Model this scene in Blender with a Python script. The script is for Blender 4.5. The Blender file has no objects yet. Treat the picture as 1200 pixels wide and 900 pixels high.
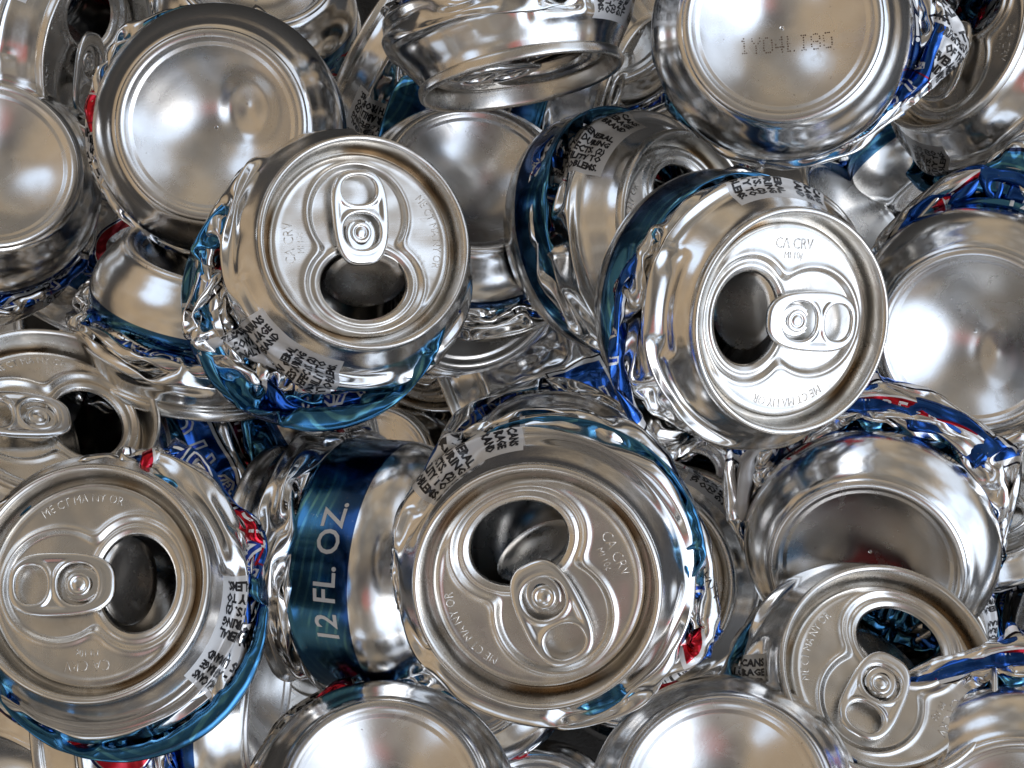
import bpy, math, random, time
import numpy as np
from mathutils import Vector, Matrix

T0 = time.time()
S = bpy.context.scene
COL = S.collection
MM = 0.001
FPX = 2400.0            # focal length in photo pixels (1200 wide)
CAMZ = 500.0            # camera height over the mean heap surface, mm

# ------------------------------------------------------------------ camera
cam_d = bpy.data.cameras.new('camera')
cam = bpy.data.objects.new('camera', cam_d)
COL.objects.link(cam)
cam.location = (0, 0, CAMZ * MM)
cam_d.sensor_width = 36
cam_d.lens = 36 * FPX / 1200
cam_d.clip_start = 0.02
cam_d.clip_end = 200
S.camera = cam
S.view_settings.view_transform = 'Standard'
S.view_settings.look = 'None'
S.view_settings.exposure = 0.15
S.view_settings.gamma = 1.0
S.render.resolution_x, S.render.resolution_y = 1024, 768
S.cycles.max_bounces = 10
S.cycles.glossy_bounces = 3
S.cycles.diffuse_bounces = 3
S.cycles.caustics_reflective = False
S.cycles.sample_clamp_indirect = 4


# ------------------------------------------------------------------ node maths
class E:
    """A node socket one can calculate with."""
    tree = None

    def __init__(s, sock): s.s = sock

    @staticmethod
    def op(kind, *a):
        n = E.tree.nodes.new('ShaderNodeMath'); n.operation = kind
        for i, x in enumerate(a):
            if isinstance(x, E): E.tree.links.new(x.s, n.inputs[i])
            else: n.inputs[i].default_value = x
        return E(n.outputs[0])

    def __add__(s, o): return E.op('ADD', s, o)
    __radd__ = __add__
    def __sub__(s, o): return E.op('SUBTRACT', s, o)
    def __rsub__(s, o): return E.op('SUBTRACT', o, s)
    def __mul__(s, o): return E.op('MULTIPLY', s, o)
    __rmul__ = __mul__
    def __truediv__(s, o): return E.op('DIVIDE', s, o)
    def abs(s): return E.op('ABSOLUTE', s)
    def sin(s): return E.op('SINE', s)
    def sqrt(s): return E.op('SQRT', s)
    def min(s, o): return E.op('MINIMUM', s, o)
    def max(s, o): return E.op('MAXIMUM', s, o)
    def pow(s, o): return E.op('POWER', s, o)
    def mod(s, o): return E.op('FLOORED_MODULO', s, o)

    def step(s, lo, hi):
        """0 below lo, 1 above hi (hi may be under lo)."""
        n = E.tree.nodes.new('ShaderNodeMapRange'); n.interpolation_type = 'SMOOTHSTEP'
        E.tree.links.new(s.s, n.inputs['Value'])
        n.inputs['From Min'].default_value = lo; n.inputs['From Max'].default_value = hi
        return E(n.outputs[0])


def mixc(f, a, b):
    n = E.tree.nodes.new('ShaderNodeMix'); n.data_type = 'RGBA'
    if isinstance(f, E): E.tree.links.new(f.s, n.inputs[0])
    else: n.inputs[0].default_value = f
    for i, x in ((6, a), (7, b)):
        if isinstance(x, E): E.tree.links.new(x.s, n.inputs[i])
        else: n.inputs[i].default_value = (*x, 1)
    return E(n.outputs[2])


def noise(vec, scale, detail=2, rough=.5, dist=0):
    n = E.tree.nodes.new('ShaderNodeTexNoise')
    if vec is not None: E.tree.links.new(vec.s, n.inputs['Vector'])
    n.inputs['Scale'].default_value = scale; n.inputs['Detail'].default_value = detail
    n.inputs['Roughness'].default_value = rough; n.inputs['Distortion'].default_value = dist
    return E(n.outputs[0])


# ------------------------------------------------------------------ world: the open side of a shed and its tan walls, seen by the metal
W = bpy.data.worlds.new('World'); S.world = W; W.use_nodes = True
nt = W.node_tree; nt.nodes.clear(); E.tree = nt
tc = nt.nodes.new('ShaderNodeTexCoord')
DIR = tc.outputs['Generated']
SUN_EL, SUN_AZ = math.radians(45), math.radians(-28)   # azimuth from +X toward +Y
sky = nt.nodes.new('ShaderNodeTexSky'); sky.sky_type = 'NISHITA'; sky.sun_disc = False
sky.sun_elevation = SUN_EL; sky.sun_rotation = math.radians(90) - SUN_AZ
sky.air_density = 1.0; sky.dust_density = 3.0; sky.ozone_density = 1.0


def lobe(x, y, z, outer, inner):
    d = Vector((x, y, z)).normalized()
    n = nt.nodes.new('ShaderNodeVectorMath'); n.operation = 'DOT_PRODUCT'
    nt.links.new(DIR, n.inputs[0]); n.inputs[1].default_value = d
    return E(n.outputs['Value']).step(math.cos(math.radians(outer)), math.cos(math.radians(inner)))


sep = nt.nodes.new('ShaderNodeSeparateXYZ'); nt.links.new(DIR, sep.inputs[0])
DX, DY, DZ = E(sep.outputs[0]), E(sep.outputs[1]), E(sep.outputs[2])
wn = noise(E(DIR), 2.2, 3, .55)
wn2 = noise(E(DIR), 6.0, 2, .5)
base = mixc(wn.step(.42, .60), (.42, .335, .235), (.19, .17, .15))
base = mixc(wn2.step(.54, .64) * .5, base, (.52, .50, .46))
base = mixc(DX.step(-.2, -.85) * .6, base, (.46, .33, .20))
base = mixc(lobe(-.1, -.25, 1, 16, 8) * .6, base, (.06, .055, .06))       # the photographer above
base = mixc(lobe(0, 0, 1, 19, 9) * .7, base, (.06, .055, .055))      # dark blocker added overhead to deepen the gaps, roughly where the camera is
base = mixc(lobe(.10, -.45, 1, 10, 5) * .7, base, (.45, .10, .10))         # red shirt
base = mixc(lobe(.05, .55, 1, 22, 12) * .6, base, (.12, .12, .12))         # dark beam
base = mixc(DZ.step(.06, -.10), base, (.03, .03, .035))
openm = ((lobe(1, -.38, .80, 40, 32) + lobe(1, .75, .45, 20, 13) * .6).min(1.0)) * (1 - noise(E(DIR), 7.5, 4, .6).step(.54, .60) * .55)
open2 = (lobe(-.75, .9, .75, 15, 9) + lobe(-.9, -.75, .75, 10, 6) + lobe(-.2, -1, .5, 12, 7)).min(1.0)
skyc = nt.nodes.new('ShaderNodeVectorMath'); skyc.operation = 'SCALE'
nt.links.new(sky.outputs[0], skyc.inputs[0]); skyc.inputs[3].default_value = 1.0
haze = mixc(.75, E(skyc.outputs[0]), (14.0, 16.6, 20.5))     # thin cloud over the sky
bgA = nt.nodes.new('ShaderNodeBackground'); nt.links.new(haze.s, bgA.inputs[0]); bgA.inputs[1].default_value = .10
bgB = nt.nodes.new('ShaderNodeBackground'); nt.links.new(base.s, bgB.inputs[0]); bgB.inputs[1].default_value = 1.0
mx = nt.nodes.new('ShaderNodeMixShader')
edge = (openm + open2 * .8).min(1.0)
nt.links.new(edge.s, mx.inputs[0]); nt.links.new(bgB.outputs[0], mx.inputs[1]); nt.links.new(bgA.outputs[0], mx.inputs[2])
wo = nt.nodes.new('ShaderNodeOutputWorld'); nt.links.new(mx.outputs[0], wo.inputs[0])

sun_d = bpy.data.lights.new('sun', 'SUN'); sun_d.energy = .35; sun_d.angle = math.radians(28)
sun_d.color = (1.0, .97, .92)
sun = bpy.data.objects.new('sun', sun_d); COL.objects.link(sun)
sd = Vector((math.cos(SUN_EL) * math.cos(SUN_AZ), math.cos(SUN_EL) * math.sin(SUN_AZ), math.sin(SUN_EL)))
sun.rotation_euler = sd.to_track_quat('Z', 'Y').to_euler()


# ------------------------------------------------------------------ materials
def material(name):
    m = bpy.data.materials.new(name); m.use_nodes = True
    nt = m.node_tree; E.tree = nt
    return m, nt, nt.nodes['Principled BSDF']


def link(a, b): E.tree.links.new(a.s if isinstance(a, E) else a, b)


def bump(nt, bs, h, strength, dist, normal=None):
    b = nt.nodes.new('ShaderNodeBump'); b.inputs['Strength'].default_value = strength
    b.inputs['Distance'].default_value = dist
    link(h, b.inputs['Height'])
    if normal is not None: nt.links.new(normal, b.inputs['Normal'])
    nt.links.new(b.outputs[0], bs.inputs['Normal']); return b.outputs[0]


def objvec(sx=1, sy=1, sz=1):
    t = E.tree.nodes.new('ShaderNodeTexCoord'); m = E.tree.nodes.new('ShaderNodeMapping')
    E.tree.links.new(t.outputs['Object'], m.inputs[0]); m.inputs['Scale'].default_value = (sx, sy, sz)
    oi = E.tree.nodes.new('ShaderNodeObjectInfo')
    a = E.tree.nodes.new('ShaderNodeVectorMath'); a.operation = 'SCALE'
    E.tree.links.new(oi.outputs['Random'], a.inputs[3]); a.inputs[0].default_value = (.31, .17, .23)
    b = E.tree.nodes.new('ShaderNodeVectorMath'); b.operation = 'ADD'
    E.tree.links.new(m.outputs[0], b.inputs[0]); E.tree.links.new(a.outputs[0], b.inputs[1])
    return E(b.outputs[0]), E(oi.outputs['Random'])


def mat_lid():
    m, nt, bs = material('brushed lid aluminium')
    v, rnd = objvec(); vs, _ = objvec(1, .06, 1)
    t = nt.nodes.new('ShaderNodeTexCoord'); sp = nt.nodes.new('ShaderNodeSeparateXYZ')
    nt.links.new(t.outputs['Object'], sp.inputs[0])
    x, y = E(sp.outputs[0]), E(sp.outputs[1]); r = (x * x + y * y).sqrt() * 1000
    n1 = noise(v, 60, 4, .6); n2 = noise(vs, 3500, 2, .6); n3 = noise(v, 900, 3, .6)
    ring = r.step(22.9, 23.4) * r.step(24.9, 24.4)
    sector = noise(v, 45, 1, .5).step(.52, .62)
    col = mixc(n1.step(.35, .7), (.80, .78, .745), (.69, .66, .61))
    col = mixc(ring * sector * .55, col, (.42, .27, .11))          # dried drink in the groove
    grime = noise(v, 110, 5, .68, 1.5).step(.56, .70)
    col = mixc(grime * .35, col, (.42, .36, .28))
    specks = noise(v, 1500, 1, .5).step(.76, .80)
    col = mixc(specks * .5, col, (.35, .32, .3))
    link(col, bs.inputs['Base Color']); bs.inputs['Metallic'].default_value = 1
    link(.17 + n1 * .16 + n3 * .05 + grime * .12, bs.inputs['Roughness'])
    b0 = bump(nt, bs, noise(v, 48, 2, .5), .8, .0022)
    bump(nt, bs, n2 * .7 + n3 * .5, .25, .00004, b0)
    return m


def mat_base():
    m, nt, bs = material('drawn aluminium can bottom')
    v, rnd = objvec(); n1 = noise(v, 38, 4, .62); n3 = noise(v, 1300, 3, .6); n4 = noise(v, 140, 3, .6)
    col = mixc(n1.step(.35, .7), (.84, .835, .825), (.70, .685, .66))
    specks = noise(v, 900, 1, .5).step(.76, .80)
    col = mixc(specks * .6, col, (.25, .2, .18))
    link(col, bs.inputs['Base Color']); bs.inputs['Metallic'].default_value = 1
    link(.15 + n1 * .14 + n4 * .08 + noise(v, 80, 5, .7, 1.2).step(.55, .7) * .10, bs.inputs['Roughness'])
    bump(nt, bs, n3 * .5 + n4 * .9, .35, .00005)
    return m


def mat_plain(name, color, rough, metal, coat=0):
    m, nt, bs = material(name)
    v, _ = objvec(); n = noise(v, 300, 3, .6)
    col = mixc(n * .4, color, tuple(c * .8 for c in color))
    link(col, bs.inputs['Base Color']); bs.inputs['Metallic'].default_value = metal
    link(rough + n * .1, bs.inputs['Roughness'])
    if coat: bs.inputs['Coat Weight'].default_value = coat; bs.inputs['Coat Roughness'].default_value = .08
    return m


CIRC = 2 * math.pi * 33.0
FRONTS = (62.0, 62.0 + CIRC / 2)


def mat_wall():
    m, nt, bs = material('printed can wall')
    uv = nt.nodes.new('ShaderNodeUVMap'); uv.uv_map = 'UVMap'
    sp = nt.nodes.new('ShaderNodeSeparateXYZ'); nt.links.new(uv.outputs[0], sp.inputs[0])
    U, V = E(sp.outputs[0]) * 1000, E(sp.outputs[1]) * 1000           # mm round the can, mm down from the lid
    cv = nt.nodes.new('ShaderNodeCombineXYZ'); link(U, cv.inputs[0]); link(V, cv.inputs[1]); UVv = E(cv.outputs[0])
    n1 = noise(UVv, .05, 3, .6); n2 = noise(UVv, .8, 2, .6)
    silver = mixc(n1.step(.3, .7), (.84, .835, .825), (.74, .73, .71))
    # bare aluminium neck and shoulder are the same metal
    # blue band by the base, teal waves
    w1 = (U * .16 + (V * .35 + (U * .06).sin() * 2.2).sin() * .7).sin()
    wv = V + (U * .085).sin() * 3.2 + (U * .21 + 1.0).sin() * .9
    lines = (wv * 2.4).sin().step(.35, .9) * (n1.step(.38, .6))
    blue = mixc(lines * .8, (.04, .17, .34), (.16, .44, .54))
    blue = mixc((V + (U * .06).sin() * 4).step(101, 108), blue, (.012, .055, .17))
    band = V.step(81.8, 82.0) * V.step(108.7, 108.5)
    edge = V.step(81.0, 81.1) * V.step(82.0, 81.9)
    # two fronts: slanted blue banner, white edge, red strip, red ring seal
    k = (U - FRONTS[0] + CIRC / 4).mod(CIRC / 2) - CIRC / 4           # mm from the middle of the nearer front
    s = V + k * .16
    inb = k.abs().step(37.0, 36.8) * (s - 49).abs().step(8.0, 7.9)
    wb = k.abs().step(38.4, 38.2) * (s - 49).abs().step(9.0, 8.9)
    kb = k.abs().step(39.0, 38.8) * (s - 49).abs().step(9.5, 9.4)
    red = k.abs().step(26, 25.8) * (s - 66).abs().step(2.9, 2.8)
    redw = k.abs().step(27, 26.8) * (s - 66).abs().step(3.5, 3.4)
    rr = (k * k + (V - 26) * (V - 26)).sqrt()
    one = U.step(110, 111)
    seal = rr.step(9.5, 9.4) * one; ringm = (rr - 7.3).abs().step(1.7, 1.6) * one
    sealb = (rr - 9.6).abs().step(.4, .3) * one
    c = mixc(band, silver, blue); c = mixc(edge, c, (.015, .02, .05))
    c = mixc(kb, c, (.02, .02, .03)); c = mixc(wb, c, (.80, .80, .80)); c = mixc(inb, c, (.015, .085, .36))
    c = mixc(redw, c, (.80, .80, .80)); c = mixc(red, c, (.55, .012, .03))
    c = mixc(seal * .8, c, (.75, .75, .76)); c = mixc(ringm, c, (.55, .012, .03)); c = mixc(sealb, c, (.02, .03, .12))
    # pale panel behind the small print
    pan = U.step(9.0, 9.1) * U.step(37.5, 37.4) * V.step(6.5, 6.6) * V.step(46.5, 46.4)
    rs = U.step(38.4, 38.5) * U.step(38.9, 38.8) * V.step(20, 20.1) * V.step(78, 77.9)
    c = mixc(pan * .93, c, (.72, .73, .74)); c = mixc(rs, c, (.3, .02, .05))
    # bar code on the other side
    ba = (U - 131).abs().step(7.5, 7.4) * (V - 58).abs().step(12, 11.9)
    bars = (U * 5.1).sin() + (U * 8.7).sin() + (U * 3.3).sin()
    c = mixc(ba, c, (.75, .75, .75)); c = mixc(ba * bars.step(.25, .35) * (V - 58).abs().step(10.6, 10.5), c, (.02, .02, .02))
    sc = noise(UVv, 1.1, 4, .7, 2.0).step(.66, .70) * (1 - pan)
    c = mixc(sc * .6, c, (.72, .71, .70))
    link(c, bs.inputs['Base Color'])
    metal = 1.0 - pan * .75 - (wb - inb).max(0.0) * .8 - (redw - red).max(0.0) * .8 - ringm * .4 - ba * .9
    link(metal.max(0.0), bs.inputs['Metallic'])
    link(.11 + n1 * .10 + n2 * .04 + pan * .22, bs.inputs['Roughness'])
    bs.inputs['Coat Weight'].default_value = .25; bs.inputs['Coat Roughness'].default_value = .08
    n5 = noise(UVv, .22, 3, .55)
    bump(nt, bs, n5 * .5 + n2 * .02, .12, .0006)
    return m


M_WALL = mat_wall(); M_LID = mat_lid(); M_BASE = mat_base()
M_TAB = mat_plain('polished tab aluminium', (.86, .855, .84), .16, 1)
M_BLACK = mat_plain('black ink', (.012, .012, .016), .35, 0, .3)
M_WHITE = mat_plain('white ink', (.78, .79, .80), .3, .15, .3)
M_BLUE = mat_plain('blue ink', (.01, .05, .34), .25, .8, .3)
M_DATE = mat_plain('brown date ink', (.16, .11, .08), .5, .3)
M_INSIDE = mat_plain('lacquered inside', (.52, .50, .47), .35, 1)
WALLMATS = [M_WALL, M_BLACK, M_WHITE, M_BLUE]


# ------------------------------------------------------------------ mesh plumbing
def new_mesh(name, verts, faces, mats, smooth=True, matidx=None, uv=None):
    """verts in mm (n,3); faces: list of arrays (m,k) or python lists."""
    me = bpy.data.meshes.new(name)
    verts = np.asarray(verts, np.float64) * MM
    me.vertices.add(len(verts)); me.vertices.foreach_set('co', verts.astype(np.float32).ravel())
    loops, starts, pos = [], [], 0
    for fa in faces:
        fa = np.asarray(fa, np.int32)
        loops.append(fa.ravel()); k = fa.shape[1]
        starts.append(np.arange(len(fa), dtype=np.int32) * k + pos); pos += fa.size
    loops = np.concatenate(loops); starts = np.concatenate(starts)
    me.loops.add(len(loops)); me.loops.foreach_set('vertex_index', loops)
    me.polygons.add(len(starts)); me.polygons.foreach_set('loop_start', starts)
    me.update(calc_edges=True)
    me.polygons.foreach_set('use_smooth', np.full(len(starts), smooth))
    if matidx is not None: me.polygons.foreach_set('material_index', np.asarray(matidx, np.int32))
    if uv is not None:
        l = me.uv_layers.new(name='UVMap'); l.data.foreach_set('uv', (np.asarray(uv)[loops] * MM).astype(np.float32).ravel())
    for m in mats: me.materials.append(m)
    me.validate(); me.update()
    return me


def obj(name, me, parent=None, mat=None):
    o = bpy.data.objects.new(name, me); COL.objects.link(o)
    if parent is not None: o.parent = parent
    if mat is not None: o.matrix_local = mat
    return o


def grid_faces(nr, nc, closed=True, off=0):
    i = np.arange(nr - 1)[:, None]; j = np.arange(nc if closed else nc - 1)[None, :]
    a = i * nc + j; b = i * nc + (j + 1) % nc
    return np.stack([a, a + nc, b + nc, b], -1).reshape(-1, 4) + off


def text_mesh(lines, size, pitch, bold=0.0, sx=1.0, align='LEFT', res=2):
    """flat triangles of lines of text: (verts(n,2), tris) in mm, line k at y=-k*pitch"""
    V, F, n = [], [], 0
    for k, line in enumerate(lines):
        if not line.strip(): continue
        cu = bpy.data.curves.new('lettering', 'FONT'); cu.body = line; cu.size = 1.0; cu.resolution_u = res
        cu.align_x = align; cu.offset = bold; cu.fill_mode = 'BOTH'
        ob = bpy.data.objects.new('lettering', cu); COL.objects.link(ob)
        me = ob.to_mesh()
        me.calc_loop_triangles()
        v = np.empty(len(me.vertices) * 3); me.vertices.foreach_get('co', v); v = v.reshape(-1, 3)[:, :2].copy()
        t = np.empty(len(me.loop_triangles) * 3, np.int32); me.loop_triangles.foreach_get('vertices', t)
        v[:, 0] *= size * sx; v[:, 1] *= size; v[:, 1] -= k * pitch
        V.append(v); F.append(t.reshape(-1, 3) + n); n += len(v)
        ob.to_mesh_clear(); bpy.data.objects.remove(ob); bpy.data.curves.remove(cu)
    return np.concatenate(V), np.concatenate(F)


# ------------------------------------------------------------------ the can's meridian
def meridian():
    p = [(25.8, -2.6), (25.9, -3.6), (26.9, -5.2), (29.0, -8.4), (31.3, -11.8), (32.6, -14.2), (33.0, -16.5)]
    p += [(33.0, -16.5 - 90 * k / 20) for k in range(1, 21)]
    p += [(32.8, -109.5), (31.8, -112.8), (29.9, -115.8), (27.6, -118.2), (25.9, -120.0), (25.3, -121.2), (24.5, -122.0), (23.8, -121.6)]
    return np.array(p)


MP = meridian()
seg = np.sqrt((np.diff(MP, axis=0) ** 2).sum(1)); ARC = np.concatenate([[0], np.cumsum(seg)]); LTOT = ARC[-1]
NV, NU = 44, 96
# rows: denser near the ends
sv = np.concatenate([np.linspace(0, 14, 6)[:-1], np.linspace(14, 106, 32)[:-1], np.linspace(106, LTOT, 8)])
NV = len(sv)
RR = np.interp(sv, ARC, MP[:, 0]); ZZ = np.interp(sv, ARC, MP[:, 1])
ZBOT = -122.0
TH = np.arange(NU) / NU * 2 * np.pi
REST = np.stack([RR[:, None] * np.cos(TH), RR[:, None] * np.sin(TH), np.repeat(ZZ[:, None], NU, 1)], -1).astype(np.float32)
N_TOP = 5          # rows tied to the lid
N_BOT = 11          # rows tied to the base


def rot_xy(ax, ay):
    return np.array(Matrix.Rotation(math.radians(ay), 3, 'Y') @ Matrix.Rotation(math.radians(ax), 3, 'X'), np.float32)


def frames(P, t):
    """pose of the base end at progress t: rotation, translation of the base centre"""
    e = t * t * (3 - 2 * t)
    R = rot_xy(P['ax'] * e, P['ay'] * e)
    c = np.array([P['ox'] * e, P['oy'] * e, ZBOT + (122.0 - P['h']) * t], np.float32)
    return R, c


def crush(params, steps=110, iters=6):
    n = len(params)
    rng = np.random.default_rng(7)
    X = np.repeat(REST[None], n, 0).copy()
    WT = np.ones((n, NV, NU, 1), np.float32)
    WT[:, :N_TOP] = 0; WT[:, -N_BOT:] = 0; NBX = 16
    for a, P in enumerate(params):
        if 'pin' in P: WT[a, sv > P['pin']] = 0
    w = WT[0, :, 0, 0].copy()
    PULL = []
    for a, P in enumerate(params):
        for ang, hw in P.get('free', ()):      # parts of the neck and foot that give way too
            dt = np.abs((TH - math.radians(ang) + np.pi) % (2 * np.pi) - np.pi) < math.radians(hw)
            rows = (sv > 7.5) & (sv < min(104, P.get('pin', 104)))
            WT[a][np.ix_(rows, dt)] = 1
        for ang, ps, pr, pz in P.get('pull', ()):   # corners of wall squeezed outward
            i = int(np.argmin(np.abs(sv - ps))); j = int(round(ang / 360 * NU)) % NU
            for dj in (0, 1):
                jj = (j + dj) % NU; WT[a, i, jj] = 0
                tgt = np.array([pr * math.cos(TH[jj]), pr * math.sin(TH[jj]), pz], np.float32)
                PULL.append((a, i, jj, REST[i, jj].copy(), tgt))
    # seeds: dents that pick where the wall gives way
    for a, P in enumerate(params):
        r2 = np.random.default_rng(P['seed'])
        d = np.zeros((NV, NU))
        for _ in range(P.get('dents', 7)):
            t0, s0 = r2.uniform(0, 2 * np.pi), r2.uniform(22, 100)
            wa, ws, am = r2.uniform(.25, .7), r2.uniform(5, 12), r2.uniform(-7, 2.0)
            dt = (TH - t0 + np.pi) % (2 * np.pi) - np.pi
            d += am * np.exp(-(dt[None] / wa) ** 2 - ((sv[:, None] - s0) / ws) ** 2)
        d += r2.normal(0, .35, d.shape)
        # a stamp on one side
        t0 = P.get('side', r2.uniform(0, 2 * np.pi)); dt = (TH - t0 + np.pi) % (2 * np.pi) - np.pi
        d += -P.get('stamp', 9) * np.exp(-(dt[None] / .8) ** 2 - ((sv[:, None] - 60) / 22) ** 2)
        d *= WT[a, :, :, 0]
        X[a, :, :, 0] += d * np.cos(TH); X[a, :, :, 1] += d * np.sin(TH)
    L = lambda A, B: np.sqrt(((A - B) ** 2).sum(-1)).astype(np.float32)
    cons = []

    def axial(di, dj, par):
        rows = np.arange(0, NV - di)
        rows = rows[rows % (2 * di) == par] if di == 1 else rows[(rows % (2 * di)) // di == par]
        A = REST[rows]; B = np.roll(REST, -dj, axis=1)[rows + di]
        return rows, di, dj, L(A, B)[None, :, :, None], WT[:, rows], np.roll(WT, -dj, 2)[:, rows + di]
    ax_sets = [axial(1, 0, 0), axial(1, 0, 1), axial(1, 1, 0), axial(1, 1, 1), axial(1, -1, 0), axial(1, -1, 1)]
    bend_ax = [axial(2, 0, 0), axial(2, 0, 1)]
    bend_ax3 = [axial(4, 0, 0), axial(4, 0, 1)]
    LC = L(REST, np.roll(REST, -1, 1))

    def solve_axial(cs, minf=None, stiff=1.0):
        rows, di, dj, l0, w1, w2 = cs
        if dj == 0:
            A = X[:, rows]; B = X[:, rows + di]
        else:
            A = X[:, rows]; B = np.roll(X[:, rows + di], -dj, axis=2)
        D = B - A; d = np.sqrt((D * D).sum(-1, keepdims=True)) + 1e-6
        if minf is None: c = (d - l0) / d
        else: c = np.minimum(d - l0 * minf, 0) / d
        c = c * stiff / np.maximum(w1 + w2, 1e-6) * ((w1 + w2) > 0)
        A = A + D * c * w1; B = B - D * c * w2
        X[:, rows] = A
        X[:, rows + di] = B if dj == 0 else np.roll(B, dj, axis=2)

    sl = slice(2, -7)

    def solve_circ(k, q, minf):
        j0 = np.arange(NU); j0 = j0[(j0 % (2 * k)) // k == q]; j1 = (j0 + k) % NU
        A = X[:, sl, j0]; B = X[:, sl, j1]; w1 = WT[:, sl, j0]; w2 = WT[:, sl, j1]
        l0 = (k * LC[sl, j0])[None, :, :, None]
        D = B - A; d = np.sqrt((D * D).sum(-1, keepdims=True)) + 1e-6
        c = (d - l0 if minf is None else np.minimum(d - l0 * minf, 0)) / d / np.maximum(w1 + w2, 1e-6)
        X[:, sl, j0] = A + D * c * w1; X[:, sl, j1] = B - D * c * w2

    V = np.zeros_like(X)
    for st in range(1, steps + 1):
        t = min(1.0, st / (steps * .92))
        Xo = X.copy()
        X += V * .55
        pose = [frames(P, t) for P in params]
        for a, (R, c) in enumerate(pose):
            bot = REST[-NBX:] - np.array([0, 0, ZBOT], np.float32)
            fb = WT[a, -NBX:]; X[a, -NBX:] = (bot @ R.T + c) * (1 - fb) + X[a, -NBX:] * fb
            ft = WT[a, :N_TOP]; X[a, :N_TOP] = REST[:N_TOP] * (1 - ft) + X[a, :N_TOP] * ft
        for a, i, j, p0, p1 in PULL: X[a, i, j] = p0 + (p1 - p0) * t
        for it in range(iters):
            for cs in ax_sets: solve_axial(cs)
            solve_circ(1, 0, None); solve_circ(1, 1, None)
            for cs in bend_ax: solve_axial(cs, .34, .8)
            for cs in bend_ax3: solve_axial(cs, .16, .5)
            solve_circ(2, 0, .6); solve_circ(2, 1, .6)
            solve_circ(6, 0, .3); solve_circ(6, 1, .3)
            for a, (R, c) in enumerate(pose):
                P = params[a]; Y = X[a, 3:-8].copy()
                # stay under the lid's rim and above the base's ring
                zt = Y[..., 2]; hi = -9.5; np.minimum(zt, hi, out=zt)
                q = (Y - c) @ R; lowz = P.get('low', 17.0)
                dz = np.maximum(lowz - q[..., 2], 0)
                Y += dz[..., None] * R[:, 2]
                # keep within the outer reach and out of the core
                f = np.clip(Y[..., 2] / (c[2] if c[2] < -1 else -1), 0, 1)[..., None]
                ctr = f[..., 0:1] * np.array([c[0], c[1]], np.float32)
                q2 = Y[..., :2] - ctr; r = np.sqrt((q2 ** 2).sum(-1, keepdims=True)) + 1e-5
                ang = np.arctan2(q2[..., 1:2], q2[..., 0:1]); rm = np.full_like(r, P.get('rmax', 34.8))
                for ea, ex in P.get('ears', ()):
                    dd = (ang - math.radians(ea) + np.pi) % (2 * np.pi) - np.pi; rm += ex * np.exp(-(dd / .22) ** 2)
                rr = np.clip(r, 13, rm)
                Y[..., :2] = ctr + q2 / r * rr
                X[a, 3:-8] += (Y - X[a, 3:-8]) * WT[a, 3:-8]
        V = np.clip(X - Xo, -1.2, 1.2)
    return X, [frames(P, 1.0) for P in params]


def upsample(G, f, axis, closed):
    """Catmull-Rom along an axis"""
    G = np.moveaxis(G, axis, 0); n = len(G)
    if closed: P = np.concatenate([G[-1:], G, G[:2]]); m = n
    else: P = np.concatenate([2 * G[:1] - G[1:2], G, 2 * G[-1:] - G[-2:-1]]); m = n - 1
    out = []
    for k in range(f):
        t = k / f
        b = [-.5 * t ** 3 + t ** 2 - .5 * t, 1.5 * t ** 3 - 2.5 * t ** 2 + 1, -1.5 * t ** 3 + 2 * t ** 2 + .5 * t, .5 * t ** 3 - .5 * t ** 2]
        out.append(sum(b[q] * P[q:q + m] for q in range(4)))
    R = np.stack(out, 1).reshape((m * f,) + G.shape[1:])
    if not closed: R = np.concatenate([R, G[-1:]])
    return np.moveaxis(R, 0, axis)


# small print, once
PRINT1 = ['PLEASE RECYCLE ALUMINUM CANS', 'CONTENTS 12 FL. OZ. - AVERAGE', 'ANALYSIS PER 12 FL. OZ. CAN', '',
          'TO THE SURGEON GENERAL,', 'BEVERAGES DURING', 'BIRTH DEFECTS. (2)', 'YOUR ABILITY TO', 'HEALTH PROBLEMS.']
PRINT0 = ['GOVERNMENT WARNING: (1) ACCORDING', '', '', '', '', 'SHOULD NOT DRINK ALCOHOLIC', 'BECAUSE OF THE RISK OF', 'CONSUMPTION OF ALCOHOLIC', 'AND MAY CAUSE']


def refine(v, f, lim):
    """split triangles with long edges so lettering can follow the curved wall"""
    for _ in range(4):
        q = v[f]; e = np.linalg.norm(q - np.roll(q, -1, 1), axis=-1)
        if e.max() <= lim: break
        long_ = e > lim; ed = {}; V = list(map(tuple, v)); out = []
        for t, lg in zip(f.tolist(), long_):
            # decide per edge from its own length so neighbours agree
            m = []
            for k in range(3):
                a, b = t[k], t[(k + 1) % 3]
                if not lg[k]: m.append(None); continue
                key = (min(a, b), max(a, b))
                if key not in ed:
                    ed[key] = len(V); V.append(((v[a][0] + v[b][0]) / 2, (v[a][1] + v[b][1]) / 2))
                m.append(ed[key])
            poly = []
            for k in range(3):
                poly.append(t[k])
                if m[k] is not None: poly.append(m[k])
            n = sum(x is not None for x in m)
            if n == 3: out += [(t[0], m[0], m[2]), (m[0], t[1], m[1]), (m[2], m[1], t[2]), (m[0], m[1], m[2])]
            elif n == 0: out.append(tuple(t))
            else:
                s0 = next(i for i, x in enumerate(poly) if x in m)
                poly = poly[s0:] + poly[:s0]
                out += [(poly[0], poly[i], poly[i + 1]) for i in range(1, len(poly) - 1)]
        v = np.array(V); f = np.array(out)
    return v, f


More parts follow.
